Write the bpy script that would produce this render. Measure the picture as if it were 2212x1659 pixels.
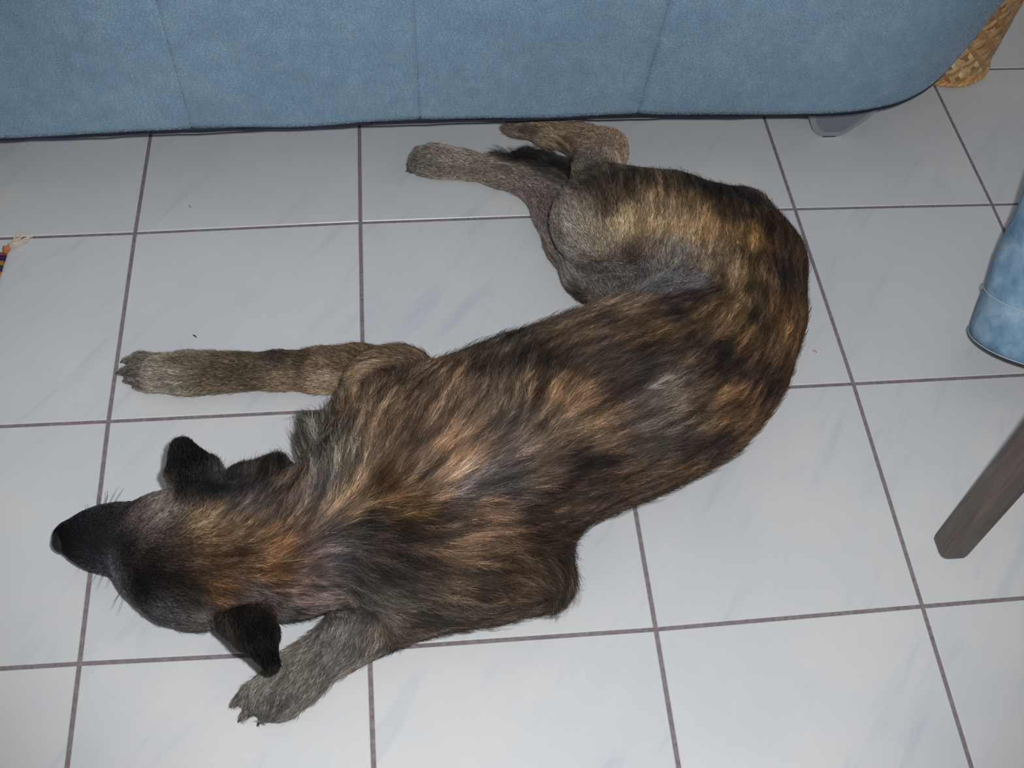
import bpy, bmesh, math, random
import numpy as np
from mathutils import Vector, Matrix
from mathutils.bvhtree import BVHTree

for o in list(bpy.data.objects):
    bpy.data.objects.remove(o)
random.seed(7)
rng = np.random.default_rng(11)
SC = bpy.context.scene
COL = SC.collection

# ------------------------------------------------------------------ camera, world, flash, exposure
T = 0.33                                    # tile pitch, metres
FPX = 2427.537
CAM = np.array([0.37540342, -1.50617639, 1.23636303])
RM = np.array([[0.99406, -0.04611, 0.09854], [-0.09466, -0.81306, 0.57443], [0.05363, -0.58035, -0.8126]])  # columns: right, down, forward
RIGHT, DOWN, FWD = RM[:, 0], RM[:, 1], RM[:, 2]
cam_d = bpy.data.cameras.new('camera')
cam = bpy.data.objects.new('camera', cam_d)
COL.objects.link(cam)
cam_d.sensor_fit = 'HORIZONTAL'
cam_d.sensor_width = 36.0
cam_d.lens = FPX / 2212 * 36.0
cam_d.clip_start = 0.02
m3 = Matrix((tuple(RIGHT), tuple(-DOWN), tuple(-FWD))).transposed()
cam.matrix_world = Matrix.Translation(Vector(CAM)) @ m3.to_4x4()
SC.camera = cam

world = bpy.data.worlds.new('room_ambient')
SC.world = world
world.use_nodes = True
bg = world.node_tree.nodes['Background']
bg.inputs[0].default_value = (0.95, 0.93, 0.90, 1)
bg.inputs[1].default_value = 0.25

fl_d = bpy.data.lights.new('camera_flash', 'SPOT')
fl = bpy.data.objects.new('camera_flash', fl_d)
COL.objects.link(fl)
fl.location = Vector(CAM + RIGHT * 0.055 - DOWN * 0.045)
aim = Vector(RM @ np.array([-0.02, 0.0, 1.0]))
fl.rotation_euler = aim.to_track_quat('-Z', 'Y').to_euler()
fl_d.energy = 61
fl_d.color = (1.0, 0.992, 0.985)
fl_d.shadow_soft_size = 0.014
fl_d.spot_size = math.radians(77)
fl_d.spot_blend = 0.66

SC.view_settings.view_transform = 'Standard'
SC.view_settings.look = 'None'
SC.view_settings.gamma = 1.0
SC.view_settings.use_curve_mapping = False
SC.view_settings.exposure = 0.0


# ------------------------------------------------------------------ helpers
def U(px, py, z=0.0):
    """point on the horizontal plane z seen at photo pixel (px, py)"""
    d = RM @ np.array([(px - 1106) / FPX, (py - 829.5) / FPX, 1.0])
    return CAM + d * ((z - CAM[2]) / d[2])


def ray(px, py):
    d = RM @ np.array([(px - 1106) / FPX, (py - 829.5) / FPX, 1.0])
    return d / np.linalg.norm(d)


def lin(c):
    c = np.asarray(c, float) / 255.0
    return np.where(c <= 0.04045, c / 12.92, ((c + 0.055) / 1.055) ** 2.4)


def tag(o, label=None, cat=None, group=None, kind=None):
    if label: o['label'] = label
    if cat: o['category'] = cat
    if group: o['group'] = group
    if kind: o['kind'] = kind
    return o


def empty(name, loc, label=None, cat=None, kind=None):
    o = bpy.data.objects.new(name, None)
    o.empty_display_size = 0.05
    COL.objects.link(o)
    o.location = Vector(loc)
    return tag(o, label, cat, None, kind)


def link(name, me, mat=None, parent=None, smooth=False):
    o = bpy.data.objects.new(name, me)
    COL.objects.link(o)
    if mat: me.materials.append(mat)
    if parent is not None:
        o.parent = parent
        bpy.context.view_layer.update()
        o.matrix_parent_inverse = parent.matrix_world.inverted()
    if smooth:
        me.polygons.foreach_set('use_smooth', [True] * len(me.polygons))
    return o


def mesh(name, v, f, mat=None, parent=None, smooth=False):
    me = bpy.data.meshes.new(name)
    me.from_pydata([tuple(map(float, p)) for p in v], [], [tuple(map(int, q)) for q in f])
    me.update()
    return link(name, me, mat, parent, smooth)


def from_bm(name, bm, mat=None, parent=None, smooth=False):
    me = bpy.data.meshes.new(name)
    bm.to_mesh(me)
    bm.free()
    return link(name, me, mat, parent, smooth)


def box_bm(lo, hi, bevel=0.0, seg=2):
    bm = bmesh.new()
    bmesh.ops.create_cube(bm, size=1)
    for v in bm.verts:
        v.co = Vector([(lo[i] + hi[i]) / 2 + v.co[i] * (hi[i] - lo[i]) for i in range(3)])
    if bevel:
        bmesh.ops.bevel(bm, geom=list(bm.edges), offset=bevel, segments=seg, affect='EDGES', profile=0.5)
    return bm


def tube(pts, rad, n=6, closed=False, cap=True):
    """verts and faces of a tube through pts with radii rad"""
    pts = [np.asarray(p, float) for p in pts]
    m = len(pts)
    if not hasattr(rad, '__len__'): rad = [rad] * m
    V, F = [], []
    up = np.array([0, 0, 1.0])
    for i in range(m):
        a = pts[(i - 1) % m] if (closed or i > 0) else pts[i]
        b = pts[(i + 1) % m] if (closed or i < m - 1) else pts[i]
        t = b - a
        t = t / (np.linalg.norm(t) + 1e-12)
        u = np.cross(t, up)
        if np.linalg.norm(u) < 1e-3: u = np.cross(t, [1, 0, 0])
        u /= np.linalg.norm(u)
        w = np.cross(u, t)
        for k in range(n):
            a2 = 2 * math.pi * k / n
            V.append(pts[i] + rad[i] * (math.cos(a2) * u + math.sin(a2) * w))
    for i in range(m if closed else m - 1):
        j = (i + 1) % m
        for k in range(n):
            l = (k + 1) % n
            F.append((i * n + k, j * n + k, j * n + l, i * n + l))
    if cap and not closed:
        F.append(tuple(range(n))[::-1]); F.append(tuple((m - 1) * n + k for k in range(n)))
    return V, F


class Nd:
    """tiny node-material helper"""
    def __init__(s, name, rough=0.5, spec=0.5):
        s.m = bpy.data.materials.new(name)
        s.m.use_nodes = True
        s.t = s.m.node_tree
        s.b = s.t.nodes['Principled BSDF']
        s.b.inputs['Roughness'].default_value = rough
        s.b.inputs['Specular IOR Level'].default_value = spec
    def n(s, kind, **kw):
        nd = s.t.nodes.new(kind)
        for k, v in kw.items():
            if k in nd.inputs: nd.inputs[k].default_value = v
            else: setattr(nd, k, v)
        return nd
    def l(s, a, b): s.t.links.new(a, b)
    def coord(s, scale=(1, 1, 1), rot=(0, 0, 0), loc=(0, 0, 0), kind='Object'):
        tc = s.n('ShaderNodeTexCoord'); mp = s.n('ShaderNodeMapping')
        mp.inputs['Scale'].default_value = scale; mp.inputs['Rotation'].default_value = rot; mp.inputs['Location'].default_value = loc
        s.l(tc.outputs[kind], mp.inputs['Vector'])
        return mp.outputs['Vector']
    def noise(s, vec, scale, detail=4, rough=0.55, dist=0.0):
        nd = s.n('ShaderNodeTexNoise', Scale=scale, Detail=detail, Roughness=rough, Distortion=dist)
        if vec is not None: s.l(vec, nd.inputs['Vector'])
        return nd.outputs['Fac']
    def ramp(s, fac, stops):
        r = s.n('ShaderNodeValToRGB'); e = r.color_ramp.elements
        while len(e) < len(stops): e.new(0.5)
        for i, (p, c) in enumerate(stops):
            e[i].position = p; e[i].color = (*c, 1) if len(c) == 3 else c
        s.l(fac, r.inputs['Fac'])
        return r.outputs['Color']
    def mix(s, fac, a, b, mode='MIX'):
        x = s.n('ShaderNodeMix', data_type='RGBA', blend_type=mode)
        if isinstance(fac, (int, float)): x.inputs[0].default_value = fac
        else: s.l(fac, x.inputs[0])
        for i, c in ((6, a), (7, b)):
            if isinstance(c, tuple): x.inputs[i].default_value = (*c, 1)
            else: s.l(c, x.inputs[i])
        return x.outputs[2]
    def bump(s, h, strength, dist):
        b = s.n('ShaderNodeBump', Strength=strength, Distance=dist)
        s.l(h, b.inputs['Height']); s.l(b.outputs['Normal'], s.b.inputs['Normal'])
    def color(s, c):
        if isinstance(c, tuple): s.b.inputs['Base Color'].default_value = (*c, 1)
        else: s.l(c, s.b.inputs['Base Color'])


def L3(r, g, b): return tuple(float(x) for x in lin((r, g, b)))


# ------------------------------------------------------------------ materials
def mat_tile():
    d = Nd('glazed_tile', 0.32, 0.4)
    v = d.coord(kind='Object')
    info = d.n('ShaderNodeObjectInfo')
    add = d.n('ShaderNodeVectorMath', operation='MULTIPLY_ADD')
    cmb = d.n('ShaderNodeCombineXYZ')
    d.l(info.outputs['Random'], cmb.inputs[0]); d.l(info.outputs['Random'], cmb.inputs[2])
    d.l(cmb.outputs[0], add.inputs[0]); add.inputs[1].default_value = (37, 0, 11); d.l(v, add.inputs[2])
    mr = d.n('ShaderNodeMapping'); mr.inputs['Rotation'].default_value = (0, 0, math.radians(-54))
    d.l(add.outputs[0], mr.inputs['Vector'])
    mp = d.n('ShaderNodeMapping'); mp.inputs['Scale'].default_value = (3.0, 17, 1)
    d.l(mr.outputs[0], mp.inputs['Vector'])
    st = d.noise(mp.outputs['Vector'], 1.6, 8, 0.62, 0.6)
    c1 = d.ramp(st, [(0.0, L3(188, 193, 204)), (0.32, L3(209, 213, 220)), (0.44, L3(222, 224, 227)), (1.0, L3(226, 228, 229))])
    mp2 = d.n('ShaderNodeMapping'); mp2.inputs['Scale'].default_value = (5, 5, 5); d.l(add.outputs[0], mp2.inputs['Vector'])
    big = d.noise(mp2.outputs['Vector'], 1.0, 3)
    c2 = d.ramp(big, [(0.3, L3(224, 227, 231)), (0.7, L3(234, 235, 235))])
    c = d.mix(0.8, c2, c1, 'MULTIPLY')
    fine = d.noise(v, 420, 2)
    c = d.mix(0.10, c, d.ramp(fine, [(0.3, (0.55, 0.55, 0.58)), (0.7, (1, 1, 1))]), 'MULTIPLY')
    d.color(c)
    d.bump(d.noise(v, 60, 3), 0.05, 0.0006)
    return d.m


def mat_grout():
    d = Nd('cement_grout', 0.9, 0.2)
    v = d.coord()
    d.color(d.ramp(d.noise(v, 180, 4), [(0.3, L3(112, 104, 110)), (0.7, L3(140, 131, 134))]))
    d.bump(d.noise(v, 700, 3), 0.3, 0.0005)
    return d.m


def mat_leather():
    d = Nd('blue_nubuck_leather', 0.62, 0.25)
    v = d.coord()
    big = d.noise(v, 9, 5, 0.6)
    mid = d.noise(v, 42, 5, 0.65, 0.4)
    c = d.ramp(big, [(0.25, L3(113, 146, 172)), (0.5, L3(125, 157, 182)), (0.75, L3(138, 170, 193))])
    c = d.mix(0.32, c, d.ramp(mid, [(0.3, L3(98, 130, 156)), (0.52, L3(124, 158, 184)), (0.75, L3(156, 186, 206))]))
    fine = d.noise(v, 520, 3, 0.7)
    c = d.mix(0.3, c, d.ramp(fine, [(0.3, (0.3, 0.36, 0.42)), (0.65, (1.0, 1.0, 1.0))]), 'MULTIPLY')
    d.color(c)
    d.b.inputs['Sheen Weight'].default_value = 0.25
    d.b.inputs['Sheen Roughness'].default_value = 0.5
    vo = d.n('ShaderNodeTexVoronoi', feature='DISTANCE_TO_EDGE', Scale=190.0)
    mp = d.n('ShaderNodeMapping'); mp.inputs['Scale'].default_value = (1, 1, 1)
    wob = d.n('ShaderNodeTexNoise', Scale=60.0, Detail=3.0)
    d.l(v, wob.inputs['Vector'])
    ad = d.n('ShaderNodeVectorMath', operation='MULTIPLY_ADD'); ad.inputs[1].default_value = (0.018, 0.018, 0.018)
    d.l(wob.outputs['Color'], ad.inputs[0]); d.l(v, ad.inputs[2]); d.l(ad.outputs[0], vo.inputs['Vector'])
    s1 = d.n('ShaderNodeMath', operation='SUBTRACT'); s1.inputs[0].default_value = 0.0
    h = d.n('ShaderNodeMath', operation='MULTIPLY_ADD'); h.inputs[1].default_value = 1.6
    r = d.n('ShaderNodeMapRange'); r.inputs['From Max'].default_value = 0.12
    d.l(vo.outputs['Distance'], r.inputs['Value']); d.l(r.outputs[0], h.inputs[0]); d.l(mid, h.inputs[2])
    d.bump(h.outputs[0], 0.55, 0.0014)
    return d.m


def mat_plain(name, col, rough=0.6, spec=0.4, var=0.12, scale=60, bump=0.1, metallic=0.0):
    d = Nd(name, rough, spec)
    v = d.coord()
    n = d.noise(v, scale, 4)
    a = tuple(x * (1 - var) for x in col); b = tuple(min(1, x * (1 + var)) for x in col)
    d.color(d.ramp(n, [(0.3, a), (0.7, b)]))
    d.b.inputs['Metallic'].default_value = metallic
    if bump: d.bump(n, bump, 0.0008)
    return d.m


def mat_attr(name, attr, rough=0.7, spec=0.3, geo=False):
    d = Nd(name, rough, spec)
    a = d.n('ShaderNodeAttribute', attribute_name=attr)
    d.color(a.outputs['Color'])
    return d.m


def mat_denim():
    d = Nd('denim', 0.85, 0.15)
    v = d.coord()
    n = d.noise(v, 26, 5, 0.65)
    c = d.ramp(n, [(0.3, L3(100, 134, 164)), (0.5, L3(132, 164, 190)), (0.72, L3(166, 194, 212))])
    w = d.n('ShaderNodeTexWave', Scale=260.0, Distortion=2.0, Detail=2.0, bands_direction='DIAGONAL')
    d.l(v, w.inputs['Vector'])
    c = d.mix(0.25, c, d.ramp(w.outputs['Fac'], [(0.2, (0.45, 0.5, 0.58)), (0.8, (1, 1, 1))]), 'MULTIPLY')
    d.color(c)
    d.bump(w.outputs['Fac'], 0.3, 0.0006)
    return d.m


def mat_wood():
    d = Nd('dark_stained_wood', 0.42, 0.35)
    v = d.coord(scale=(60, 60, 5))
    n = d.noise(v, 1.5, 6, 0.6, 0.8)
    d.color(d.ramp(n, [(0.25, L3(62, 55, 52)), (0.5, L3(88, 78, 73)), (0.78, L3(106, 94, 84))]))
    d.bump(n, 0.12, 0.0006)
    return d.m


M_TILE, M_GROUT, M_LEATHER = mat_tile(), mat_grout(), mat_leather()
M_PIPING = mat_plain('navy_piping', L3(26, 24, 48), 0.6, 0.3, 0.2, 300)
M_DENIM, M_WOOD = mat_denim(), mat_wood()
M_THREAD = mat_plain('pale_thread', L3(176, 190, 196), 0.8, 0.2, 0.15, 900)
M_FOOT = mat_plain('grey_metal', L3(128, 132, 140), 0.35, 0.5, 0.05, 40, 0.02, 0.35)
M_FOOTRIM = mat_plain('pale_metal_rim', L3(150, 153, 158), 0.35, 0.5, 0.05, 40, 0.02, 0.3)
M_SHOE = mat_plain('dark_shoe_leather', L3(38, 34, 42), 0.6, 0.3, 0.2, 90)
M_NOSE = mat_plain('wet_nose_skin', L3(22, 20, 25), 0.6, 0.35, 0.3, 420, 0.5)
M_EYE = mat_plain('dark_eye', L3(16, 11, 8), 0.08, 0.6, 0.1, 60, 0.0)
M_CLAW = mat_plain('claw_horn', L3(60, 56, 56), 0.4, 0.5, 0.2, 300)


# ------------------------------------------------------------------ the floor: grout bed and single tiles
K1P = np.array([2438.91675868, -0.61970319, -0.04481092, -0.09218214, -1.76008103, -1.48141473, 5.469001, -0.14776246])


def lens_px(i, j):
    """where the photograph shows tile corner (i, j)"""
    f, rx, ry, rz, tx, ty, tz, k = K1P
    c, s = math.cos, math.sin
    Mx = np.array([[1, 0, 0], [0, c(rx), -s(rx)], [0, s(rx), c(rx)]]) @ np.array([[c(ry), 0, s(ry)], [0, 1, 0], [-s(ry), 0, c(ry)]]) @ np.array([[c(rz), -s(rz), 0], [s(rz), c(rz), 0], [0, 0, 1]])
    Y = Mx @ np.array([i, j, 0.0]) + [tx, ty, tz]
    x, y = Y[0] / Y[2], Y[1] / Y[2]
    r2 = min(x * x + y * y, 0.42)
    return f * x * (1 + k * r2) + 1106, f * y * (1 + k * r2) + 829.5


def corner(i, j):
    """measured corner of the slightly uneven laid tiles, metres (never more than 9 mm off the ideal grid)"""
    g = np.array([i * T, -j * T])
    if not (-2 <= i <= 6 and -2 <= j <= 5): return g
    p = U(*lens_px(i, j), 0)[:2] - g
    l = np.linalg.norm(p)
    if l > 0.009: p *= 0.009 / l
    return g + p


floor = mesh('floor', [(-2.3, -3.2, -0.012), (4.0, -3.2, -0.012), (4.0, 2.4, -0.012), (-2.3, 2.4, -0.012),
                       (-2.3, -3.2, -0.0016), (4.0, -3.2, -0.0016), (4.0, 2.4, -0.0016), (-2.3, 2.4, -0.0016)],
             [(3, 2, 1, 0), (4, 5, 6, 7), (0, 1, 5, 4), (1, 2, 6, 5), (2, 3, 7, 6), (3, 0, 4, 7)], M_GROUT)
tag(floor, kind='structure', label='pale floor tiles with grey grout')
G = 0.0026                                   # half the joint
for i in range(-6, 12):
    for j in range(-7, 9):
        c4 = [corner(i, j), corner(i + 1, j), corner(i + 1, j + 1), corner(i, j + 1)]
        cen = sum(c4) / 4
        ins = []
        for a in range(4):
            p, q, r = c4[a - 1], c4[a], c4[(a + 1) % 4]
            e1 = (p - q) / np.linalg.norm(p - q); e2 = (r - q) / np.linalg.norm(r - q)
            ins.append(q + (e1 + e2) * G)
        V = []
        dz = rng.uniform(-0.00015, 0.00015)
        for lvl, (k, z) in enumerate([(0, -0.006), (0, -0.0009), (0.0009, 0.0)]):
            for q in ins:
                d = cen - q
                p = q + d / np.linalg.norm(d) * k * 1.4
                V.append((p[0] - cen[0], p[1] - cen[1], z + dz - 0.0001))
        F = [(8, 11, 10, 9)]
        for l in (0, 4):
            for a in range(4):
                b = (a + 1) % 4
                F.append((l + a, l + 4 + a, l + 4 + b, l + b))
        t = mesh('tile', V, F, M_TILE)
        t.parent = floor
        t.location = (cen[0], cen[1], 0)

# ------------------------------------------------------------------ the sofa
SOFA_X = [-1.2, -0.166, 0.097, 0.42, 0.745, 1.02, 1.04]
SOFA_Y = [-0.262, -0.257, -0.250, -0.2415, -0.2405, -0.2460, -0.2463]
RHO, CX, CY = 0.28, 1.04, 0.0337
ARC = RHO * math.pi / 2


def sofa_pt(s, z, out=0.0):
    """s = x on the straight front, then arc length round the corner, then back along the side"""
    if s <= 1.04:
        x, y, nx, ny, w = s, float(np.interp(s, SOFA_X, SOFA_Y)), 0.0, -1.0, max(0, (s - 0.9) / 0.14) * 0.0
    elif s <= 1.04 + ARC:
        a = (s - 1.04) / RHO
        nx, ny = math.sin(a), -math.cos(a)
        x, y = CX + RHO * nx, CY + RHO * ny
        w = min(1, a / 0.7)
    else:
        x, y, nx, ny, w = CX + RHO, CY + (s - 1.04 - ARC), 1.0, 0.0, 1.0
    w = w * w * (3 - 2 * w) if w < 1 else 1
    o = out + w * 0.24 * (z - 0.12)
    return (x + nx * o, y + ny * o, z)


sofa = empty('sofa', (0.3, 0.1, 0), 'blue suede leather sofa above the tiled floor with navy piped hem', 'sofa')
ZB, ZT = 0.1228, 0.40
# seam lines: x at the hem and x at the top edge of the picture, where z = 0.326
seams = [(-0.62, -0.70), (0.0967, 0.0899), (0.4217, 0.4151), (0.7446, 0.7596), None]
S_END = 1.04 + ARC + 0.55


def seam_s(k, z):
    if k < 0: return -1.2
    if seams[k] is None: return S_END
    a, b = seams[k]
    return a + (b - a) * (z - 0.12) / 0.206


for k in range(5):
    V, F = [], []
    ns = 90 if k == 4 else 34
    nz = 30
    rows = []
    for iz in range(nz + 1):
        z = ZB + (ZT - ZB) * iz / nz
        s0, s1 = seam_s(k - 1, z) - 0.0002, seam_s(k, z) + 0.0002
        for i in range(ns + 1):
            u = i / ns
            if k < 4: u = 0.5 - 0.5 * math.cos(math.pi * u)
            s = s0 + (s1 - s0) * u
            e = min(s - s0, s1 - s) if k < 4 else s - s0
            puff = 0.0014 + 0.0026 * (1 - math.exp(-e / 0.003)) + 0.004 * math.sin(math.pi * min(1, max(0, e / 0.16)) / 2)
            rip = 0.0014 * math.sin(s * 23 + z * 17) * math.sin(z * 31 + s * 9 + k)
            puff += rip * min(1, e / 0.03) - 0.0012 * math.exp(-(z - ZB) / 0.004)
            if z > 0.36: puff -= 0.02 * ((z - 0.36) / 0.04) ** 2
            V.append(sofa_pt(s, z, puff - 0.004))
    n = ns + 1
    for iz in range(nz):
        for i in range(ns):
            a = iz * n + i
            F.append((a, a + 1, a + n + 1, a + n))
    ob = mesh('leather_panel', V, F, M_LEATHER, sofa, True)
    so = ob.modifiers.new('thick', 'SOLIDIFY'); so.thickness = 0.0012; so.offset = -1
# piping along the hem
ps = list(np.linspace(-1.2, 1.04, 90)) + list(np.linspace(1.05, 1.04 + ARC, 24)) + [S_END]
pp = []
for s in ps:
    x, y, z = sofa_pt(s, 0.12, 0.0034)
    wob = 0.0007 * math.sin(s * 41) + 0.0005 * math.sin(s * 97)
    pp.append((x, y + 0.001, 0.1212 + wob))
V, F = tube(pp, 0.0016, 8)
mesh('piping', V, F, M_PIPING, sofa, True)
# underside, seat, arms and back, carrying on beyond the frame
V = [sofa_pt(s, 0.14, -0.03) for s in ps] + [(-1.2, 0.62, 0.14)]
me_b = bmesh.new()
vs = [me_b.verts.new(v) for v in V]
me_b.faces.new(vs)
r = bmesh.ops.extrude_face_region(me_b, geom=list(me_b.faces))
for v in [g for g in r['geom'] if isinstance(g, bmesh.types.BMVert)]:
    v.co.z = 0.392
bmesh.ops.recalc_face_normals(me_b, faces=me_b.faces)
from_bm('base_frame', me_b, M_LEATHER, sofa)
for x0, x1 in ((-1.15, -0.12), (-0.115, 0.915)):
    ob = from_bm('seat_cushion', box_bm((x0, -0.235, 0.372), (x1, 0.42, 0.50), 0.045, 4), M_LEATHER, sofa, True)
    ob = from_bm('back_cushion', box_bm((x0, 0.40, 0.48), (x1, 0.60, 0.86), 0.06, 4), M_LEATHER, sofa, True)
from_bm('armrest', box_bm((0.92, -0.225, 0.33), (1.32, 0.60, 0.60), 0.09, 5), M_LEATHER, sofa, True)
from_bm('backrest', box_bm((-1.2, 0.56, 0.372), (1.32, 0.78, 0.88), 0.06, 4), M_LEATHER, sofa, True)


def foot(x):
    ft = empty('foot_holder', (x, 0, 0))
    bpy.data.objects.remove(ft)
    prof = [(-0.047, 0.05), (-0.040, 0.028), (-0.030, 0.012), (-0.013, 0.0), (0.010, 0.0), (0.022, 0.005), (0.040, 0.022), (0.064, 0.055), (0.085, 0.118), (-0.056, 0.118)]
    def ring(y, shrink):
        c = np.array([0.008, 0.07])
        return [(x + c[0] + (p[0] - c[0]) * shrink, y, c[1] + (p[1] - c[1]) * shrink) for p in fine]
    fine = []
    P = [np.array(p) for p in prof]
    for i in range(len(P)):
        p0, p1, p2, p3 = P[i - 1], P[i], P[(i + 1) % len(P)], P[(i + 2) % len(P)]
        if i >= 8:
            fine.append(tuple(p1)); continue
        for t in (0, 0.33, 0.67):
            q = 0.5 * (2 * p1 + (p2 - p0) * t + (2 * p0 - 5 * p1 + 4 * p2 - p3) * t * t + (3 * p1 - p0 - 3 * p2 + p3) * t ** 3) if i > 0 else p1 * (1 - t) + p2 * t
            fine.append((q[0], max(0.0, q[1])))
    def slab(y0, y1, k0, k1):
        bm = bmesh.new()
        a = [bm.verts.new(v) for v in ring(y0, k0)]; b = [bm.verts.new(v) for v in ring(y1, k1)]
        bm.faces.new(a); bm.faces.new(b[::-1])
        for i in range(len(a)):
            j = (i + 1) % len(a); bm.faces.new((a[j], a[i], b[i], b[j]))
        bmesh.ops.recalc_face_normals(bm, faces=bm.faces)
        return bm
    plate = from_bm('sofa_foot', slab(-0.165, -0.12, 1.0, 0.98), M_FOOTRIM, sofa)
    from_bm('inner_plate', slab(-0.1662, -0.160, 0.84, 0.86), M_FOOT, plate)
    bm = box_bm((x - 0.013, -0.166, 0.0), (x + 0.010, -0.13, 0.0012), 0.0004, 1)
    pad = from_bm('rubber_pad', bm, M_SHOE, plate)
    return plate


foot(1.095)
foot(-0.95)

# ------------------------------------------------------------------ straw basket behind the sofa corner
BC = np.array([1.345, 0.034, 0.0]); BR = 0.083; BH = 0.27
basket = empty('straw_basket', BC, 'woven straw basket standing by the rounded corner of the blue sofa', 'basket')


def straw_mat():
    d = Nd('straw', 0.38, 0.5)
    a = d.n('ShaderNodeAttribute', attribute_name='straw')
    v = d.coord()
    n = d.noise(v, 300, 3)
    d.color(d.mix(0.3, a.outputs['Color'], d.ramp(n, [(0.3, L3(150, 110, 70)), (0.7, L3(255, 235, 190))]), 'MULTIPLY'))
    return d.m


M_STRAW = straw_mat()


def strip_mesh(name, fam):
    V, F, Cc = [], [], []
    NS = 52; step = 2 * math.pi * BR / NS
    rows = int(BH / step) + 1
    pal = [(214, 180, 128), (196, 160, 112), (178, 138, 92), (232, 206, 160), (160, 116, 80), (204, 176, 130)]
    for k in range(NS):
        col = lin(pal[rng.integers(len(pal))])
        base = len(V)
        n = rows * 2
        for i in range(n + 1):
            z = 0.006 + BH * i / n
            ang = 2 * math.pi * k / NS + fam * (z / BR) * 1.0
            cell = z / step
            # twill: over two, under two
            ph = (cell * 2.0 + (k if fam > 0 else -k)) * math.pi / 2
            rr = BR + 0.0011 * math.sin(ph + (0 if fam > 0 else math.pi)) + 0.0004
            rr += 0.012 * z / BH
            hw = step * 0.34
            ta = 1.0 / BR
            for sgn in (-1, 1):
                a2 = ang + sgn * hw * ta * 0.72
                z2 = z - sgn * hw * 0.72 * fam
                V.append((BC[0] + rr * math.cos(a2), BC[1] + rr * math.sin(a2), max(0.004, z2)))
                Cc.append(col * rng.uniform(0.85, 1.12))
        for i in range(n):
            a = base + i * 2
            F.append((a, a + 1, a + 3, a + 2))
    ob = mesh(name, V, F, M_STRAW, basket, False)
    at = ob.data.color_attributes.new('straw', 'FLOAT_COLOR', 'POINT')
    at.data.foreach_set('color', np.c_[np.clip(np.array(Cc), 0, 1), np.ones(len(Cc))].ravel())
    so = ob.modifiers.new('t', 'SOLIDIFY'); so.thickness = 0.0007
    tag(ob, kind='stuff')
    return ob


strip_mesh('straw_weave', 1); strip_mesh('straw_weave', -1)
bm = bmesh.new()
bmesh.ops.create_cone(bm, cap_ends=True, segments=48, radius1=BR - 0.003, radius2=BR + 0.008, depth=BH - 0.01)
for v in bm.verts: v.co += Vector((BC[0], BC[1], BH / 2))
top = [f for f in bm.faces if f.normal.z > 0.9]
bmesh.ops.delete(bm, geom=top, context='FACES')
from_bm('lining', bm, mat_plain('dark_straw', L3(140, 100, 66), 0.7, 0.2), basket, True)
# twisted braid at the bottom and the rim
for zc, rr in ((0.007, BR + 0.001), (BH, BR + 0.0125)):
    VV, FF = [], []
    for ph in (0, math.pi):
        pts = []
        for i in range(240):
            a = 2 * math.pi * i / 240
            tw = a * 26 + ph
            pts.append((BC[0] + (rr + 0.0026 * math.cos(tw)) * math.cos(a), BC[1] + (rr + 0.0026 * math.cos(tw)) * math.sin(a), zc + 0.0026 * math.sin(tw)))
        v, f = tube(pts, 0.0036, 5, closed=True)
        FF += [tuple(q + len(VV) for q in t) for t in f]; VV += v
    ob = mesh('braided_edge', VV, FF, M_STRAW, basket, True)
    at = ob.data.color_attributes.new('straw', 'FLOAT_COLOR', 'POINT')
    cc = np.array([lin((212, 172, 118)) * (0.9 + 0.15 * math.sin(i * 0.05)) for i in range(len(VV))])
    at.data.foreach_set('color', np.c_[cc, np.ones(len(cc))].ravel())

# ------------------------------------------------------------------ striped rug with tassels, mostly beyond the left edge
RA = U(17, 550, 0)[:2]; sd = U(-7, 625, 0)[:2] - RA; sd /= np.linalg.norm(sd); ed = np.array([sd[1], -sd[0]])
if ed[0] > 0: ed = -ed
rug = empty('striped_rug', (RA[0], RA[1], 0), 'multicoloured striped woven rug with pale fringe at the left edge', 'rug')
d = Nd('striped_rug_wool', 0.9, 0.1)
at = d.n('ShaderNodeAttribute', attribute_name='stripe'); d.color(at.outputs['Color'])
d.bump(d.noise(d.coord(), 400, 3), 0.6, 0.001)
M_RUG = d.m
V, F, Cc = [], [], []
NL, NW = 260, 24
cols = [(150, 88, 62), (86, 34, 84), (34, 48, 84), (190, 128, 50), (38, 70, 84), (70, 40, 92), (196, 132, 46), (40, 38, 80), (122, 60, 110), (60, 46, 96)]
for i in range(NL + 1):
    v = i * 0.0032
    c = lin(cols[(i // 2) % len(cols)])
    for k in range(NW + 1):
        u = 0.62 * k / NW
        p = RA + sd * v + ed * u
        V.append((p[0], p[1], 0.0045 + 0.0012 * abs(math.sin(v * math.pi / 0.0064)) + 0.0006 * math.sin(u * 60 + v * 50)))
        Cc.append(c * rng.uniform(0.85, 1.15))
for i in range(NL):
    for k in range(NW):
        a = i * (NW + 1) + k
        F.append((a, a + NW + 1, a + NW + 2, a + 1))
ob = mesh('woven_field', V, F, M_RUG, rug)
a = ob.data.color_attributes.new('stripe', 'FLOAT_COLOR', 'POINT')
a.data.foreach_set('color', np.c_[np.clip(np.array(Cc), 0, 1), np.ones(len(Cc))].ravel())
so = ob.modifiers.new('t', 'SOLIDIFY'); so.thickness = 0.0042; so.offset = 1 if ob.data.polygons[0].normal.z < 0 else -1
M_FRINGE = mat_plain('wool_fringe', L3(212, 196, 178), 0.9, 0.1, 0.25, 120)
M_KNOT = mat_plain('orange_wool_knot', L3(190, 122, 78), 0.9, 0.1, 0.25, 300)
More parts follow.
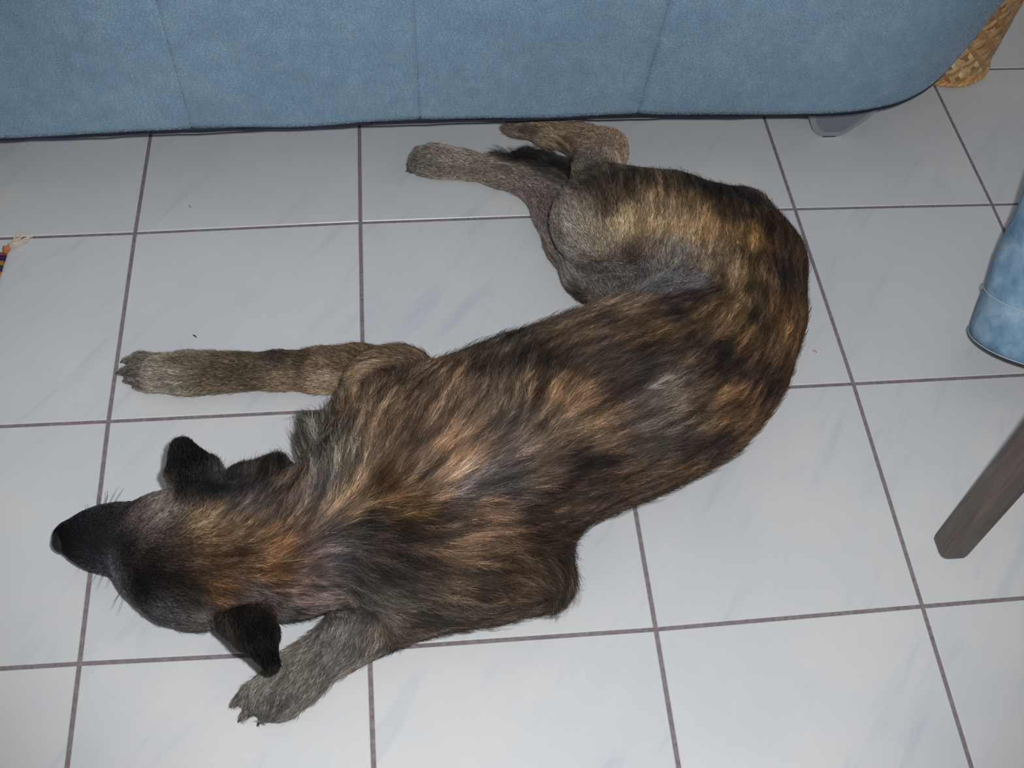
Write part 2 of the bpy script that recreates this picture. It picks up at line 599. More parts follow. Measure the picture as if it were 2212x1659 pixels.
for k in range(24):
    b = RA + ed * (0.002 + 0.0262 * k) - sd * 0.001
    dr = -sd * 0.8 + (-ed) * (0.42 if k == 0 else rng.uniform(-0.3, 0.5))
    dr /= np.linalg.norm(dr)
    Vk, Fk = tube([(b[0] + sd[0] * 0.004, b[1] + sd[1] * 0.004, 0.006), (b[0] + dr[0] * 0.003, b[1] + dr[1] * 0.003, 0.0085), (b[0] + dr[0] * 0.008, b[1] + dr[1] * 0.008, 0.006)], [0.003, 0.0055, 0.0035], 8)
    knot = mesh('knot', Vk, Fk, M_KNOT, rug, True)
    VV, FF = [], []
    for q in range(22):
        w = np.array([-dr[1], dr[0]])
        sp = rng.uniform(-1, 1)
        le = rng.uniform(0.022, 0.044)
        pts = []
        for t in (0, 0.35, 0.7, 1):
            p = b + dr * (0.006 + le * t) + w * (0.0022 * sp + 0.011 * sp * t ** 1.3 + 0.002 * math.sin(6 * t + q))
            pts.append((p[0], p[1], 0.006 * (1 - t) + 0.0012 + 0.002 * rng.uniform(0, 1)))
        v, f = tube(pts, [0.0011, 0.0011, 0.0009, 0.0006], 4)
        FF += [tuple(z + len(VV) for z in t) for t in f]; VV += v
    tag(mesh('tassel', VV, FF, M_FRINGE, rug, True), kind='stuff')


# ------------------------------------------------------------------ volume modelling: distance fields to one continuous skin
def surface_nets(D, lo, h):
    nx, ny, nz = D.shape
    ins = D < 0
    cs = np.zeros((nx - 1, ny - 1, nz - 1), np.int8)
    for a in (0, 1):
        for b in (0, 1):
            for c in (0, 1):
                cs += ins[a:nx - 1 + a, b:ny - 1 + b, c:nz - 1 + c]
    act = (cs > 0) & (cs < 8)
    I, J, K = np.nonzero(act)
    idx = -np.ones(act.shape, np.int64)
    idx[I, J, K] = np.arange(len(I))
    acc = np.zeros((len(I), 3)); cnt = np.zeros(len(I))
    cor = [(a, b, c) for a in (0, 1) for b in (0, 1) for c in (0, 1)]
    for p in cor:
        for ax in range(3):
            if p[ax]: continue
            q = list(p); q[ax] = 1
            d0 = D[I + p[0], J + p[1], K + p[2]]; d1 = D[I + q[0], J + q[1], K + q[2]]
            cr = (d0 < 0) != (d1 < 0)
            t = np.where(cr, d0 / np.where(cr, d0 - d1, 1), 0)
            pt = np.repeat(np.array([p], float), len(I), 0)
            pt[:, ax] += t
            acc[cr] += pt[cr]; cnt[cr] += 1
    V = (np.c_[I, J, K] + acc / cnt[:, None]) * h + lo
    Fs = []
    for ax in range(3):
        sl0 = [slice(None)] * 3; sl1 = [slice(None)] * 3
        sl0[ax] = slice(0, -1); sl1[ax] = slice(1, None)
        s0, s1 = ins[tuple(sl0)], ins[tuple(sl1)]
        A, B, C = np.nonzero(s0 != s1)
        g = np.c_[A, B, C]
        u, v = [(1, 2), (2, 0), (0, 1)][ax]
        ok = (g[:, u] > 0) & (g[:, v] > 0) & (g[:, u] < D.shape[u] - 1) & (g[:, v] < D.shape[v] - 1)
        g = g[ok]
        fl_ = s0[g[:, 0], g[:, 1], g[:, 2]]
        def at(du, dv):
            q = g.copy(); q[:, u] -= du; q[:, v] -= dv
            return idx[q[:, 0], q[:, 1], q[:, 2]]
        quad = np.c_[at(1, 1), at(0, 1), at(0, 0), at(1, 0)]
        quad[~fl_] = quad[~fl_][:, ::-1]
        Fs.append(quad)
    return V, np.concatenate(Fs)


class Field:
    def __init__(s, lo, hi, h):
        s.lo, s.h = np.array(lo, float), h
        n = np.ceil((np.array(hi) - s.lo) / h).astype(int) + 1
        s.ax = [s.lo[i] + h * np.arange(n[i]) for i in range(3)]
        s.D = np.full(tuple(n), 1.0, np.float32)
    def _slc(s, lo, hi):
        out = []
        for i in range(3):
            a = int(max(0, math.floor((lo[i] - s.lo[i]) / s.h))); b = int(min(len(s.ax[i]), math.ceil((hi[i] - s.lo[i]) / s.h) + 1))
            out.append(slice(a, max(a, b)))
        return tuple(out)
    def seg(s, a, b, ra, rb, sq=1.0, target=None, k=0.02):
        """round cone from a to b; sq squashes it vertically"""
        T_ = s.D if target is None else target
        m = max(ra, rb) + 0.05
        sl = s._slc(np.minimum(a, b) - m, np.maximum(a, b) + m)
        X, Y, Z = np.meshgrid(s.ax[0][sl[0]], s.ax[1][sl[1]], s.ax[2][sl[2]], indexing='ij', sparse=True)
        a = np.array(a, float); b = np.array(b, float)
        ab = (b - a) * [1, 1, 1 / sq]
        px, py, pz = X - a[0], Y - a[1], (Z - a[2]) / sq
        t = np.clip((px * ab[0] + py * ab[1] + pz * ab[2]) / max(ab @ ab, 1e-9), 0, 1)
        d = np.sqrt((px - t * ab[0]) ** 2 + (py - t * ab[1]) ** 2 + (pz - t * ab[2]) ** 2) - (ra + t * (rb - ra))
        if sq < 1: d = d * (0.5 + 0.5 * sq)
        cur = T_[sl]
        if k > 0:
            hh = np.clip(0.5 + 0.5 * (cur - d) / k, 0, 1)
            T_[sl] = cur * (1 - hh) + d * hh - k * hh * (1 - hh)
        else:
            T_[sl] = np.minimum(cur, d)
    def merge(s, o, k):
        hh = np.clip(0.5 + 0.5 * (s.D - o) / k, 0, 1)
        s.D = (s.D * (1 - hh) + o * hh - k * hh * (1 - hh)).astype(np.float32)
    def new(s): return np.full(s.D.shape, 1.0, np.float32)
    def mesh(s, relax=2):
        V, F = surface_nets(s.D, s.lo, s.h)
        for _ in range(relax):
            acc = np.zeros_like(V); cnt = np.zeros(len(V))
            for a, b in ((0, 1), (1, 2), (2, 3), (3, 0)):
                np.add.at(acc, F[:, a], V[F[:, b]]); np.add.at(cnt, F[:, a], 1)
                np.add.at(acc, F[:, b], V[F[:, a]]); np.add.at(cnt, F[:, b], 1)
            V = V * 0.5 + 0.5 * acc / cnt[:, None]
        return V, F


def fast_mesh(name, V, F, mat=None, parent=None):
    me = bpy.data.meshes.new(name)
    me.vertices.add(len(V)); me.vertices.foreach_set('co', np.ascontiguousarray(V, dtype=np.float32).ravel())
    me.loops.add(len(F) * 4); me.loops.foreach_set('vertex_index', F.ravel().astype(np.int32))
    me.polygons.add(len(F)); me.polygons.foreach_set('loop_start', np.arange(0, len(F) * 4, 4, dtype=np.int32))
    try: me.polygons.foreach_set('loop_total', np.full(len(F), 4, dtype=np.int32))
    except Exception: pass
    me.update(calc_edges=True)
    me.validate()
    return link(name, me, mat, parent, True)


# ------------------------------------------------------------------ the dog
def ball(px, py, rp, z=None, sq=1.0):
    """centre and radius in metres of a round form of rp photo pixels; z None = lying on the floor"""
    zc = 0.05 if z is None else z
    for _ in range(4):
        p = U(px, py, zc)
        r = rp * float((p - CAM) @ FWD) / FPX
        if z is None: zc = r * sq
    return np.array([p[0], p[1], zc]), r


FD = Field((-0.08, -1.16, -0.012), (1.06, -0.16, 0.29), 0.0044)
#  each chain: (blend inside, blend to the rest, squash, [(px, py, radius px, height or None), ...])
CHAINS = [
    # trunk
    (0.035, 0.03, 0.84, [(800, 1080, 165, 0.095), (930, 1035, 212, 0.115), (1060, 975, 216, 0.118), (1200, 915, 208, 0.116), (1340, 862, 206, 0.112), (1450, 815, 196, 0.105), (1520, 750, 176, 0.098), (1572, 665, 152, 0.092), (1588, 580, 132, 0.09), (1545, 510, 108, 0.09)]),
    # rump and hidden tail root
    (0.03, 0.03, 1.0, [(1590, 560, 128, 0.085), (1600, 478, 62, 0.075), (1590, 440, 34, 0.06)]),
    # neck
    (0.03, 0.03, 0.92, [(820, 1100, 150, 0.105), (715, 1160, 130, 0.10), (620, 1185, 138, 0.095), (520, 1195, 134, 0.09)]),
    # neck scruff and chest ruff
    (0.02, 0.02, 0.8, [(770, 960, 92, 0.08), (705, 968, 50, 0.075), (678, 925, 30, 0.07)]),
    (0.015, 0.012, 0.9, [(520, 1035, 32, 0.09), (560, 1040, 34, 0.09), (595, 1028, 36, 0.09), (630, 1090, 50, 0.10)]),
    # skull and muzzle
    (0.035, 0.03, 0.80, [(500, 1195, 134, 0.085), (430, 1196, 134, 0.083), (395, 1192, 128, 0.078), (362, 1185, 93, 0.074)]),
    (0.012, 0.022, 0.85, [(330, 1178, 84, 0.064), (252, 1163, 76, 0.050), (205, 1162, 64, 0.046), (150, 1160, 37, 0.042)]),
    (0.02, 0.02, 0.8, [(338, 1256, 26, 0.055), (368, 1281, 30, 0.05), (430, 1310, 42, 0.055)]),
    (0.01, 0.02, 0.8, [(292, 1118, 24, 0.092), (330, 1108, 26, 0.097)]),
    (0.01, 0.02, 0.8, [(300, 1228, 22, 0.090), (335, 1240, 24, 0.094)]),
    # near upper arm, elbow, forearm, front foot (lower in the picture)
    (0.04, 0.045, 0.8, [(880, 1200, 120, 0.09), (1010, 1215, 105, 0.08), (1130, 1220, 84, 0.06), (1165, 1245, 52, 0.045)]),
    (0.03, 0.03, 0.85, [(1160, 1252, 48, 0.035), (1040, 1268, 60, 0.04), (930, 1290, 64, 0.042), (850, 1318, 60, 0.04), (795, 1350, 56, 0.036)]),
    (0.02, 0.02, 0.82, [(810, 1345, 58, 0.036), (735, 1392, 52, None), (680, 1430, 46, None), (640, 1464, 54, None), (598, 1500, 57, None)]),
    # far shoulder, elbow, forearm, front foot (upper in the picture)
    (0.04, 0.04, 0.85, [(860, 900, 130, 0.09), (850, 850, 95, 0.07), (870, 800, 52, 0.045)]),
    (0.025, 0.02, 0.9, [(862, 796, 46, None), (770, 797, 47, None), (690, 800, 43, None), (600, 801, 36, None), (520, 803, 34, None), (460, 805, 36, None), (400, 806, 40, None), (345, 806, 40, None)]),
    # upper hind leg: thigh, stifle, shank, hock, metatarsus, foot under the sofa
    (0.045, 0.03, 0.82, [(1550, 530, 125, 0.11), (1440, 492, 112, 0.125), (1340, 478, 98, 0.13), (1290, 486, 76, 0.13)]),
    (0.02, 0.05, 0.9, [(1290, 478, 76, 0.13), (1292, 420, 58, 0.11), (1291, 370, 48, 0.082), (1290, 342, 46, 0.068)]),
    (0.012, 0.03, 0.95, [(1302, 330, 38, 0.060), (1322, 318, 25, 0.055), (1326, 332, 22, 0.055)]),
    (0.018, 0.035, 0.9, [(1300, 322, 36, 0.06), (1250, 302, 33, 0.05), (1190, 286, 30, 0.04), (1120, 264, 30, 0.032), (1058, 244, 33, None), (1010, 222, 36, None)]),
    # groin and lower hind leg
    (0.03, 0.03, 0.8, [(1460, 600, 95, 0.07), (1360, 600, 80, 0.06), (1285, 585, 70, 0.05)]),
    (0.025, 0.014, 0.85, [(1290, 590, 66, 0.045), (1245, 520, 60, 0.04), (1212, 460, 52, None), (1180, 420, 44, None)]),
    (0.012, 0.012, 0.9, [(1222, 430, 26, 0.03), (1200, 398, 26, 0.032)]),
    (0.02, 0.02, 0.85, [(1190, 412, 42, None), (1140, 388, 36, None), (1080, 372, 31, None), (1010, 358, 28, None), (955, 350, 33, None), (918, 349, 34, None)]),
    # tail, coming out from under the thigh
    (0.01, 0.006, 1.0, [(1300, 430, 24, 0.035), (1262, 396, 25, 0.034), (1222, 368, 24, 0.033), (1180, 350, 20, 0.03), (1145, 341, 15, 0.026), (1122, 337, 7, 0.022)]),
]
# toes: foot centre line fans
TOES = [
    ([(350, 780, 17), (305, 775, 16), (275, 780, 10)]), ([(350, 798, 18), (295, 798, 17), (266, 804, 11)]),
    ([(355, 815, 18), (305, 818, 17), (280, 822, 11)]), ([(365, 828, 17), (325, 834, 15), (300, 836, 10)]),
    ([(575, 1470, 18), (540, 1492, 17), (512, 1515, 12)]), ([(585, 1490, 20), (552, 1520, 19), (528, 1545, 12)]),
    ([(605, 1510, 20), (580, 1535, 19), (568, 1552, 12)]), ([(640, 1500, 20), (628, 1528, 19), (612, 1546, 12)]),
    ([(930, 330, 16), (908, 332, 15), (896, 340, 10)]), ([(925, 345, 17), (900, 345, 15), (890, 355, 11)]),
    ([(930, 358, 17), (902, 360, 15), (890, 366, 10)]), ([(950, 325, 14), (935, 322, 12), (925, 322, 9)]),
    ([(1010, 212, 18), (975, 200, 17), (955, 196, 11)]), ([(1010, 228, 18), (972, 222, 17), (950, 220, 11)]),
    ([(400, 835, 9), (398, 846, 6), (392, 850, 4)]),
]
for kin, kout, sq, pts in CHAINS:
    tmp = FD.new()
    bs = [ball(p[0], p[1], p[2], p[3], sq) for p in pts]
    for (a, ra), (b, rb) in zip(bs[:-1], bs[1:]):
        FD.seg(a, b, ra, rb, sq, tmp, kin)
    FD.merge(tmp, kout)
CLAWS = []
for pts in TOES:
    bs = [ball(p[0], p[1], p[2], None, 0.95) for p in pts]
    for (a, ra), (b, rb) in zip(bs[:-1], bs[1:]):
        FD.seg(a, b, ra, rb, 1.0, None, 0.004)
    if len(CLAWS) < 16: CLAWS.append((bs[-2][0], bs[-1][0], bs[-1][1]))


# ears: cupped blades spanned from a curved root to the tip
def ear(root, tip, zr, zt, th, cup, tipw):
    roots = [U(x, y, z) for (x, y), z in zip(root, zr)]
    t = U(*tip, zt)
    tmp = FD.new()
    n = 9
    for i in range(n):
        u = i / (n - 1)
        k = u * (len(roots) - 1); a = int(min(len(roots) - 2, k)); q = roots[a] * (1 - (k - a)) + roots[a + 1] * (k - a)
        side = np.array([U(*root[-1], zr[-1]) - U(*root[0], zr[0])])[0]
        mid = (q + t) / 2 + side * (u - 0.5) * cup + np.array([0, 0, 0.004])
        top = t + side * (u - 0.5) * tipw
        FD.seg(q, mid, th * 1.2, th, 1.0, tmp, 0.006)
        FD.seg(mid, top, th, th * 0.85, 1.0, tmp, 0.006)
    FD.merge(tmp, 0.010)


ear([(392, 1085), (425, 1100), (462, 1090), (490, 1058)], (390, 962), [0.115, 0.14, 0.14, 0.10], 0.150, 0.0065, 0.45, 0.24)
ear([(470, 1345), (500, 1325), (545, 1318), (582, 1312)], (586, 1436), [0.09, 0.13, 0.14, 0.12], 0.135, 0.0060, 0.12, 0.03)
# flat where it lies on the tiles
zz = FD.ax[2][None, None, :]
FD.D = np.maximum(FD.D, (0.0006 - zz).astype(np.float32))
DV, DF = FD.mesh(2)
DV[:, 2] = np.maximum(DV[:, 2], 0.0005)

dog = empty('dog', (0.55, -0.62, 0), 'dark brindle dog with black ears and muzzle lying stretched on white floor tiles', 'dog')
M_SKIN = mat_attr('dog_undercoat', 'fur_colour', 0.9, 0.05)
body = fast_mesh('body', DV, DF, M_SKIN, dog)
bm = bmesh.new(); bm.from_mesh(body.data)
bvh = BVHTree.FromBMesh(bm)
bm.free()
me = body.data
nv = len(me.vertices)
DV = np.empty(nv * 3, np.float32); me.vertices.foreach_get('co', DV); DV = DV.reshape(-1, 3)
DN = np.empty(nv * 3, np.float32); me.vertices.foreach_get('normal', DN); DN = DN.reshape(-1, 3)


def hit(px, py):
    d = ray(px, py)
    r = bvh.ray_cast(Vector(CAM), Vector(d))
    if r[0] is None:
        q = U(px, py, 0.04)
        r = bvh.find_nearest(Vector(q))
    return np.array(r[0])


# coat colours, as seen lit, at points of the coat; fold shade painted in
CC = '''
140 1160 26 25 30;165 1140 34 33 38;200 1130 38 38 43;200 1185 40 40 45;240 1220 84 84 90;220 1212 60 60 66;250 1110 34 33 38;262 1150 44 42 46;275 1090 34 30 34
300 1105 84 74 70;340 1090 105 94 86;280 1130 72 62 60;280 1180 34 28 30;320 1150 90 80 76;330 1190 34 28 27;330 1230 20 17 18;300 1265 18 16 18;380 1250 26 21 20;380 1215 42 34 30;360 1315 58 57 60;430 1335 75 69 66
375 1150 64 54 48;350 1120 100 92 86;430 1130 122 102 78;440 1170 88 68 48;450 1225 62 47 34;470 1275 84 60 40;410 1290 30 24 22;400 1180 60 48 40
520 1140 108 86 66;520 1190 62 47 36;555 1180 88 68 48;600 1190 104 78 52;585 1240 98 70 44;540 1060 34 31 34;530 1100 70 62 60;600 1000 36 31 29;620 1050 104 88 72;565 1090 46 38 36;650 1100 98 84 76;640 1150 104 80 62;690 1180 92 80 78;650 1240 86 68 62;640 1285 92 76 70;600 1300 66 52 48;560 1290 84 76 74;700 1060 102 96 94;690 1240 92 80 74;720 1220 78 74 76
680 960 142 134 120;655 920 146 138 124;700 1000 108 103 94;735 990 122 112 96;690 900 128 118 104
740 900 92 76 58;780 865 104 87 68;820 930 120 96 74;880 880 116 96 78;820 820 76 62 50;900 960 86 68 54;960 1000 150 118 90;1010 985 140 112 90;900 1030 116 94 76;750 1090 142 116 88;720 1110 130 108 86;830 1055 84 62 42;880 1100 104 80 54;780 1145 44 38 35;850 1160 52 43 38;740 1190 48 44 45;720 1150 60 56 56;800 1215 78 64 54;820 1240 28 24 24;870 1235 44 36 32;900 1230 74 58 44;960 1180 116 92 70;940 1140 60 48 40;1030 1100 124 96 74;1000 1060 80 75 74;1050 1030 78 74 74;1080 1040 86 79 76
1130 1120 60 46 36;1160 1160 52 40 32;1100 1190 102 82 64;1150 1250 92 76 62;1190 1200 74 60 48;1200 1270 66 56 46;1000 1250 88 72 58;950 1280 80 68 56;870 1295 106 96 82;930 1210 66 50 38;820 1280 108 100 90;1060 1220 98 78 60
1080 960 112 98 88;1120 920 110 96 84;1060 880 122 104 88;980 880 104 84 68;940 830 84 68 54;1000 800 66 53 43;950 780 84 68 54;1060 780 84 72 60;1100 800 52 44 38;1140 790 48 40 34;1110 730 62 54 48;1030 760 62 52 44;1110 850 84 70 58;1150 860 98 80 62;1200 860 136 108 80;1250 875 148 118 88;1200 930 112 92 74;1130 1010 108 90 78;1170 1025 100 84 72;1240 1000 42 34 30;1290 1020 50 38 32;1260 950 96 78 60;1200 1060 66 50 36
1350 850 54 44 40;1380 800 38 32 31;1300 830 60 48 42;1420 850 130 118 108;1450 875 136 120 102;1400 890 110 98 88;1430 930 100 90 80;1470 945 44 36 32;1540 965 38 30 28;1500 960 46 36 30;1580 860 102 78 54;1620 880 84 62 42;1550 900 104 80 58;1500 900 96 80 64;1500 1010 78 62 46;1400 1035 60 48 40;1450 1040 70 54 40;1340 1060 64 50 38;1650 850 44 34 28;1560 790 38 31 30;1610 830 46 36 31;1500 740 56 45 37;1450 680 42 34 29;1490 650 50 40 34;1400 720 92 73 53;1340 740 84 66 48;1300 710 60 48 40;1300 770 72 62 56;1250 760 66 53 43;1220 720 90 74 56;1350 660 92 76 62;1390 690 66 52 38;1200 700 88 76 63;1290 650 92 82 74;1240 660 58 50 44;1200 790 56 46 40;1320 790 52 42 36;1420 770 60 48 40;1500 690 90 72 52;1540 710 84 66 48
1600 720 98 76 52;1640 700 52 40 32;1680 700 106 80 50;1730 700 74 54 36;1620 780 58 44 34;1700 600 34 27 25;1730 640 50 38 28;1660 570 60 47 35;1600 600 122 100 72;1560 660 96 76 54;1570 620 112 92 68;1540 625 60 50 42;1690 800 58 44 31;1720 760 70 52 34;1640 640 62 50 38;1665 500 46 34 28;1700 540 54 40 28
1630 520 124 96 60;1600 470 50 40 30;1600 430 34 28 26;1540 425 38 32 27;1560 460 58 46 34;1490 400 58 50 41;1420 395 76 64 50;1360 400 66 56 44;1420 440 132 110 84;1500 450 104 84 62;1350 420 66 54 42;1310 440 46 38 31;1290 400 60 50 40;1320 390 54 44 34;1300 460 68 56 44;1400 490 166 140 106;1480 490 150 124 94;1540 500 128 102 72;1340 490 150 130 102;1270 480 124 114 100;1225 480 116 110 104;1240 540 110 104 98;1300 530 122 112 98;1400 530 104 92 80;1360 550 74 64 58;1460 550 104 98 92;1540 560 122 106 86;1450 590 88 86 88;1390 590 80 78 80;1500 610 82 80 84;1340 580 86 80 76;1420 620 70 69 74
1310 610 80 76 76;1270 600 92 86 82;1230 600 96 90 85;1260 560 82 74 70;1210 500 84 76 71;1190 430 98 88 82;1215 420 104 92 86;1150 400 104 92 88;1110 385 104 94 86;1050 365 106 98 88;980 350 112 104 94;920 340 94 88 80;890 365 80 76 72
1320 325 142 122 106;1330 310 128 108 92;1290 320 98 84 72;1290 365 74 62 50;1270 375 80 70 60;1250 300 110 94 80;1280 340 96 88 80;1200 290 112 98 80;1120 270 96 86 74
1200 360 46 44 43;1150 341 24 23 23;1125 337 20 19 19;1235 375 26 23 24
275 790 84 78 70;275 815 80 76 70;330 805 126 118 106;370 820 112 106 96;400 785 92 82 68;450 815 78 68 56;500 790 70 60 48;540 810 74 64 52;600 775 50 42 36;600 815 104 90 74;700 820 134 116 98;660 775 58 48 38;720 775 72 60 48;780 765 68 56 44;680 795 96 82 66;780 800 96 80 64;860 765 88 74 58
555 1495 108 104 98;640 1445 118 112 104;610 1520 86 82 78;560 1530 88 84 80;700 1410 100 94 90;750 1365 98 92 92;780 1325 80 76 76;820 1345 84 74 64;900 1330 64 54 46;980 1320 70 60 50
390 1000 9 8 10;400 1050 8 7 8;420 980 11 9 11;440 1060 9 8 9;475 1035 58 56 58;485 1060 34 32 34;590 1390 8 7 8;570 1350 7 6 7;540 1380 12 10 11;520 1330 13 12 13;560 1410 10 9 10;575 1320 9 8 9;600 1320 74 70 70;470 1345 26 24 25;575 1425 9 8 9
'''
# lie of the coat (root to tip) in the picture's directions, and hair length in mm
CF = '''
150 1160 1 0 1.5;200 1130 1 -.2 2;200 1190 1 .3 2;250 1110 1 -.3 3;250 1210 1 .4 3;300 1100 1 -.3 5;300 1180 1 0 5;300 1260 .9 .5 6;350 1120 1 -.35 7;360 1200 1 0 7;360 1300 1 .5 6
430 1130 1 -.3 9;430 1200 1 0 9;430 1290 1 .3 9;450 1340 .8 .6 9;520 1120 1 -.6 13;520 1200 1 -.1 13;520 1280 1 .1 12;560 1060 .3 -1 16;600 1010 .1 -1 17;600 1100 .6 -1 17;600 1190 1 -.7 18;600 1260 1 -.2 18;640 1060 .2 -1 16;640 1300 1 .2 16;690 1280 1 .3 16
670 1130 .5 -1 16;700 1190 .8 -.3 14;670 940 -.55 -1 27;650 900 -.8 -.7 24;690 990 -.35 -1 25;720 1060 .1 -1 22;700 920 -.2 -1 24;740 900 0 -1 16;760 1120 1 -.4 22;730 1180 1 0 20;760 1000 .3 -1 22
800 950 .45 -1 20;780 870 .3 -1 16;850 1000 .8 -1 22;900 900 .6 -1 20;850 1080 1 -.35 24;900 1000 1 -.9 24;1000 950 1 -.9 24;1000 880 .7 -1 22;960 800 .6 -1 16;1060 820 .25 -1 20;1110 860 .15 -1 20;1150 780 .3 -1 18;1100 740 .5 -1 16;1200 850 .6 -1 20;1150 920 .8 -.9 22;1080 1000 1 -.5 24
820 1150 1 .08 26;900 1150 1 0 26;900 1210 1 .1 26;1000 1130 1 -.1 26;1000 1200 1 .05 24;1100 1110 1 .12 26;1150 1160 1 .3 26;1080 1220 1 .25 22;1180 1230 .8 .7 24;1200 1280 .5 1 24;1130 1290 1 .6 20;1210 1190 1 .4 24;780 1230 .7 .5 22;760 1290 .1 1 22;820 1260 .7 .8 20;880 1270 1 .6 18;840 1310 .3 1 16
950 1340 1 .3 18;1040 1300 1 .3 20;980 1270 1 .25 14;880 1360 .9 .6 15
1200 1000 1 -.3 24;1250 1080 1 -.1 18;1250 940 1 -.45 24;1300 1020 1 -.18 20;1350 1060 1 -.15 14;1300 880 1 -.5 22;1400 940 1 -.25 22;1400 850 1 -.55 20;1420 1020 1 -.22 16;1500 900 1 -.4 18;1500 1000 1 -.35 14;1600 920 .9 -.6 12;1460 790 1 -.55 20;1350 720 1 -.4 20;1300 780 1 -.45 20;1250 700 1 -.35 18;1180 720 .9 -.5 16;1160 690 .8 -.7 14;1400 670 1 -.3 18;1300 655 1 -.15 12;1350 800 1 -.45 22;1550 840 1 -.7 18;1560 760 .9 -.8 18;1600 800 .8 -.9 16
1650 850 .6 -1 13;1650 740 .5 -1 15;1700 700 .25 -1 12;1720 620 0 -1 11;1640 640 .15 -1 15;1550 680 .7 -1 16;1500 650 .9 -.4 14;1600 580 .1 -1 14;1680 560 -.15 -1 13;1640 500 -.2 -1 13
1560 520 .1 -1 11;1560 440 -.1 -1 15;1480 400 -.25 -1 17;1400 400 -.3 -1 15;1350 400 -.2 -1 13;1500 490 0 -1 10;1400 490 0 -1 10;1300 480 -.2 -1 8;1240 480 -.3 -1 7;1240 540 -.1 -1 6;1400 560 .3 -1 6;1500 570 .2 -1 8;1450 610 1 -.2 4;1370 600 1 -.3 4;1310 550 -.1 -1 6;1300 575 .15 -1 5;1345 570 .4 -1 5;1270 540 -.1 -1 6;1310 600 .4 -1 5
1270 590 .6 -.6 7;1230 600 -.3 -1 7;1210 500 -.35 -1 4;1190 430 -.5 -1 4;1130 390 -1 -.4 5;1050 365 -1 -.15 6;980 350 -1 -.1 7;900 350 -1 0 6
1300 380 -.1 -1 9;1300 340 -.3 -1 6;1330 320 .2 -.8 4;1260 305 -1 -.4 6;1180 290 -1 -.35 6;1100 268 -1 -.35 6
1260 390 -.8 -.5 14;1220 362 -1 -.35 16;1180 345 -1 -.25 20;1140 336 -1 .1 26;1125 334 -1 .25 28
860 770 -.5 -.3 9;780 760 -.8 -.45 9;780 810 -1 .1 8;700 770 -.8 -.4 9;700 820 -1 .2 8;600 770 -1 -.3 8;600 815 -1 .15 7;500 800 -1 .05 7;420 800 -1 0 8;350 790 -1 -.1 8;350 830 -1 .1 8;280 800 -1 0 7
780 1350 -.8 .7 9;720 1400 -.8 .65 9;660 1440 -.75 .75 9;600 1480 -.7 .8 9;550 1500 -.7 .7 8;560 1540 -.5 .9 8;620 1520 -.4 1 9;700 1460 -.4 .8 9;800 1390 -.2 1 11
380 1060 -.1 -1 5;400 1000 -.15 -1 5;420 970 -.2 -1 7;460 1030 .4 -.9 8;490 1060 .6 -.7 12;520 1010 .3 -1 16;430 1090 .2 -.5 6;500 1340 .4 1 7;540 1380 .4 1 8;580 1400 .2 1 5;590 1330 .5 .8 9;560 1330 .2 1 5;470 1350 .3 1 9
'''


def table(txt):
    return np.array([[float(x) for x in e.split()] for l in txt.strip().splitlines() for e in l.split(';') if e.strip()])


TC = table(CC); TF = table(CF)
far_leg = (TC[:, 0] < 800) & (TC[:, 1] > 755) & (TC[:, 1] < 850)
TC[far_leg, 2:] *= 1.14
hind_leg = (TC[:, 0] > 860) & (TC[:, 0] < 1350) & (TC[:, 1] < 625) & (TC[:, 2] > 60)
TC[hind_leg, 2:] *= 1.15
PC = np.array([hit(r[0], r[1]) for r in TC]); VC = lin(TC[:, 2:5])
PF = np.array([hit(r[0], r[1]) for r in TF])
VF = []
for r, p in zip(TF, PF):
    l = math.hypot(r[2], r[3])
    q = U(r[0] + 8 * r[2] / l, r[1] + 8 * r[3] / l, p[2]) - U(r[0], r[1], p[2])
    VF.append(np.append(q / np.linalg.norm(q), r[4]))
VF = np.array(VF)


def interp(P, ctrl, val, eps, pw):
    out = np.empty((len(P), val.shape[1]))
    for i in range(0, len(P), 20000):
        d2 = ((P[i:i + 20000, None, :] - ctrl[None]) ** 2).sum(-1) + eps * eps
        w = d2 ** (-pw)
        out[i:i + 20000] = (w @ val) / w.sum(1)[:, None]
    return out


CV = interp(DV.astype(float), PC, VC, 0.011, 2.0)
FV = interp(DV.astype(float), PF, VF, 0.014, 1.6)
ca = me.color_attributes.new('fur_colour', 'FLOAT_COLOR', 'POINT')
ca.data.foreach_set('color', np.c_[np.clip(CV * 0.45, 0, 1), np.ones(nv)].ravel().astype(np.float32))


# value noise
LAT = rng.random((64, 64, 64)).astype(np.float32)


def vnoise(P, s):
    q = P * s + 1000.3
    i = np.floor(q).astype(int); f = q - i; f = f * f * (3 - 2 * f)
    r = 0
    for a in (0, 1):
        for b in (0, 1):
            for c in (0, 1):
                w = (f[:, 0] if a else 1 - f[:, 0]) * (f[:, 1] if b else 1 - f[:, 1]) * (f[:, 2] if c else 1 - f[:, 2])
                r = r + w * LAT[(i[:, 0] + a) % 64, (i[:, 1] + b) % 64, (i[:, 2] + c) % 64]
    return r


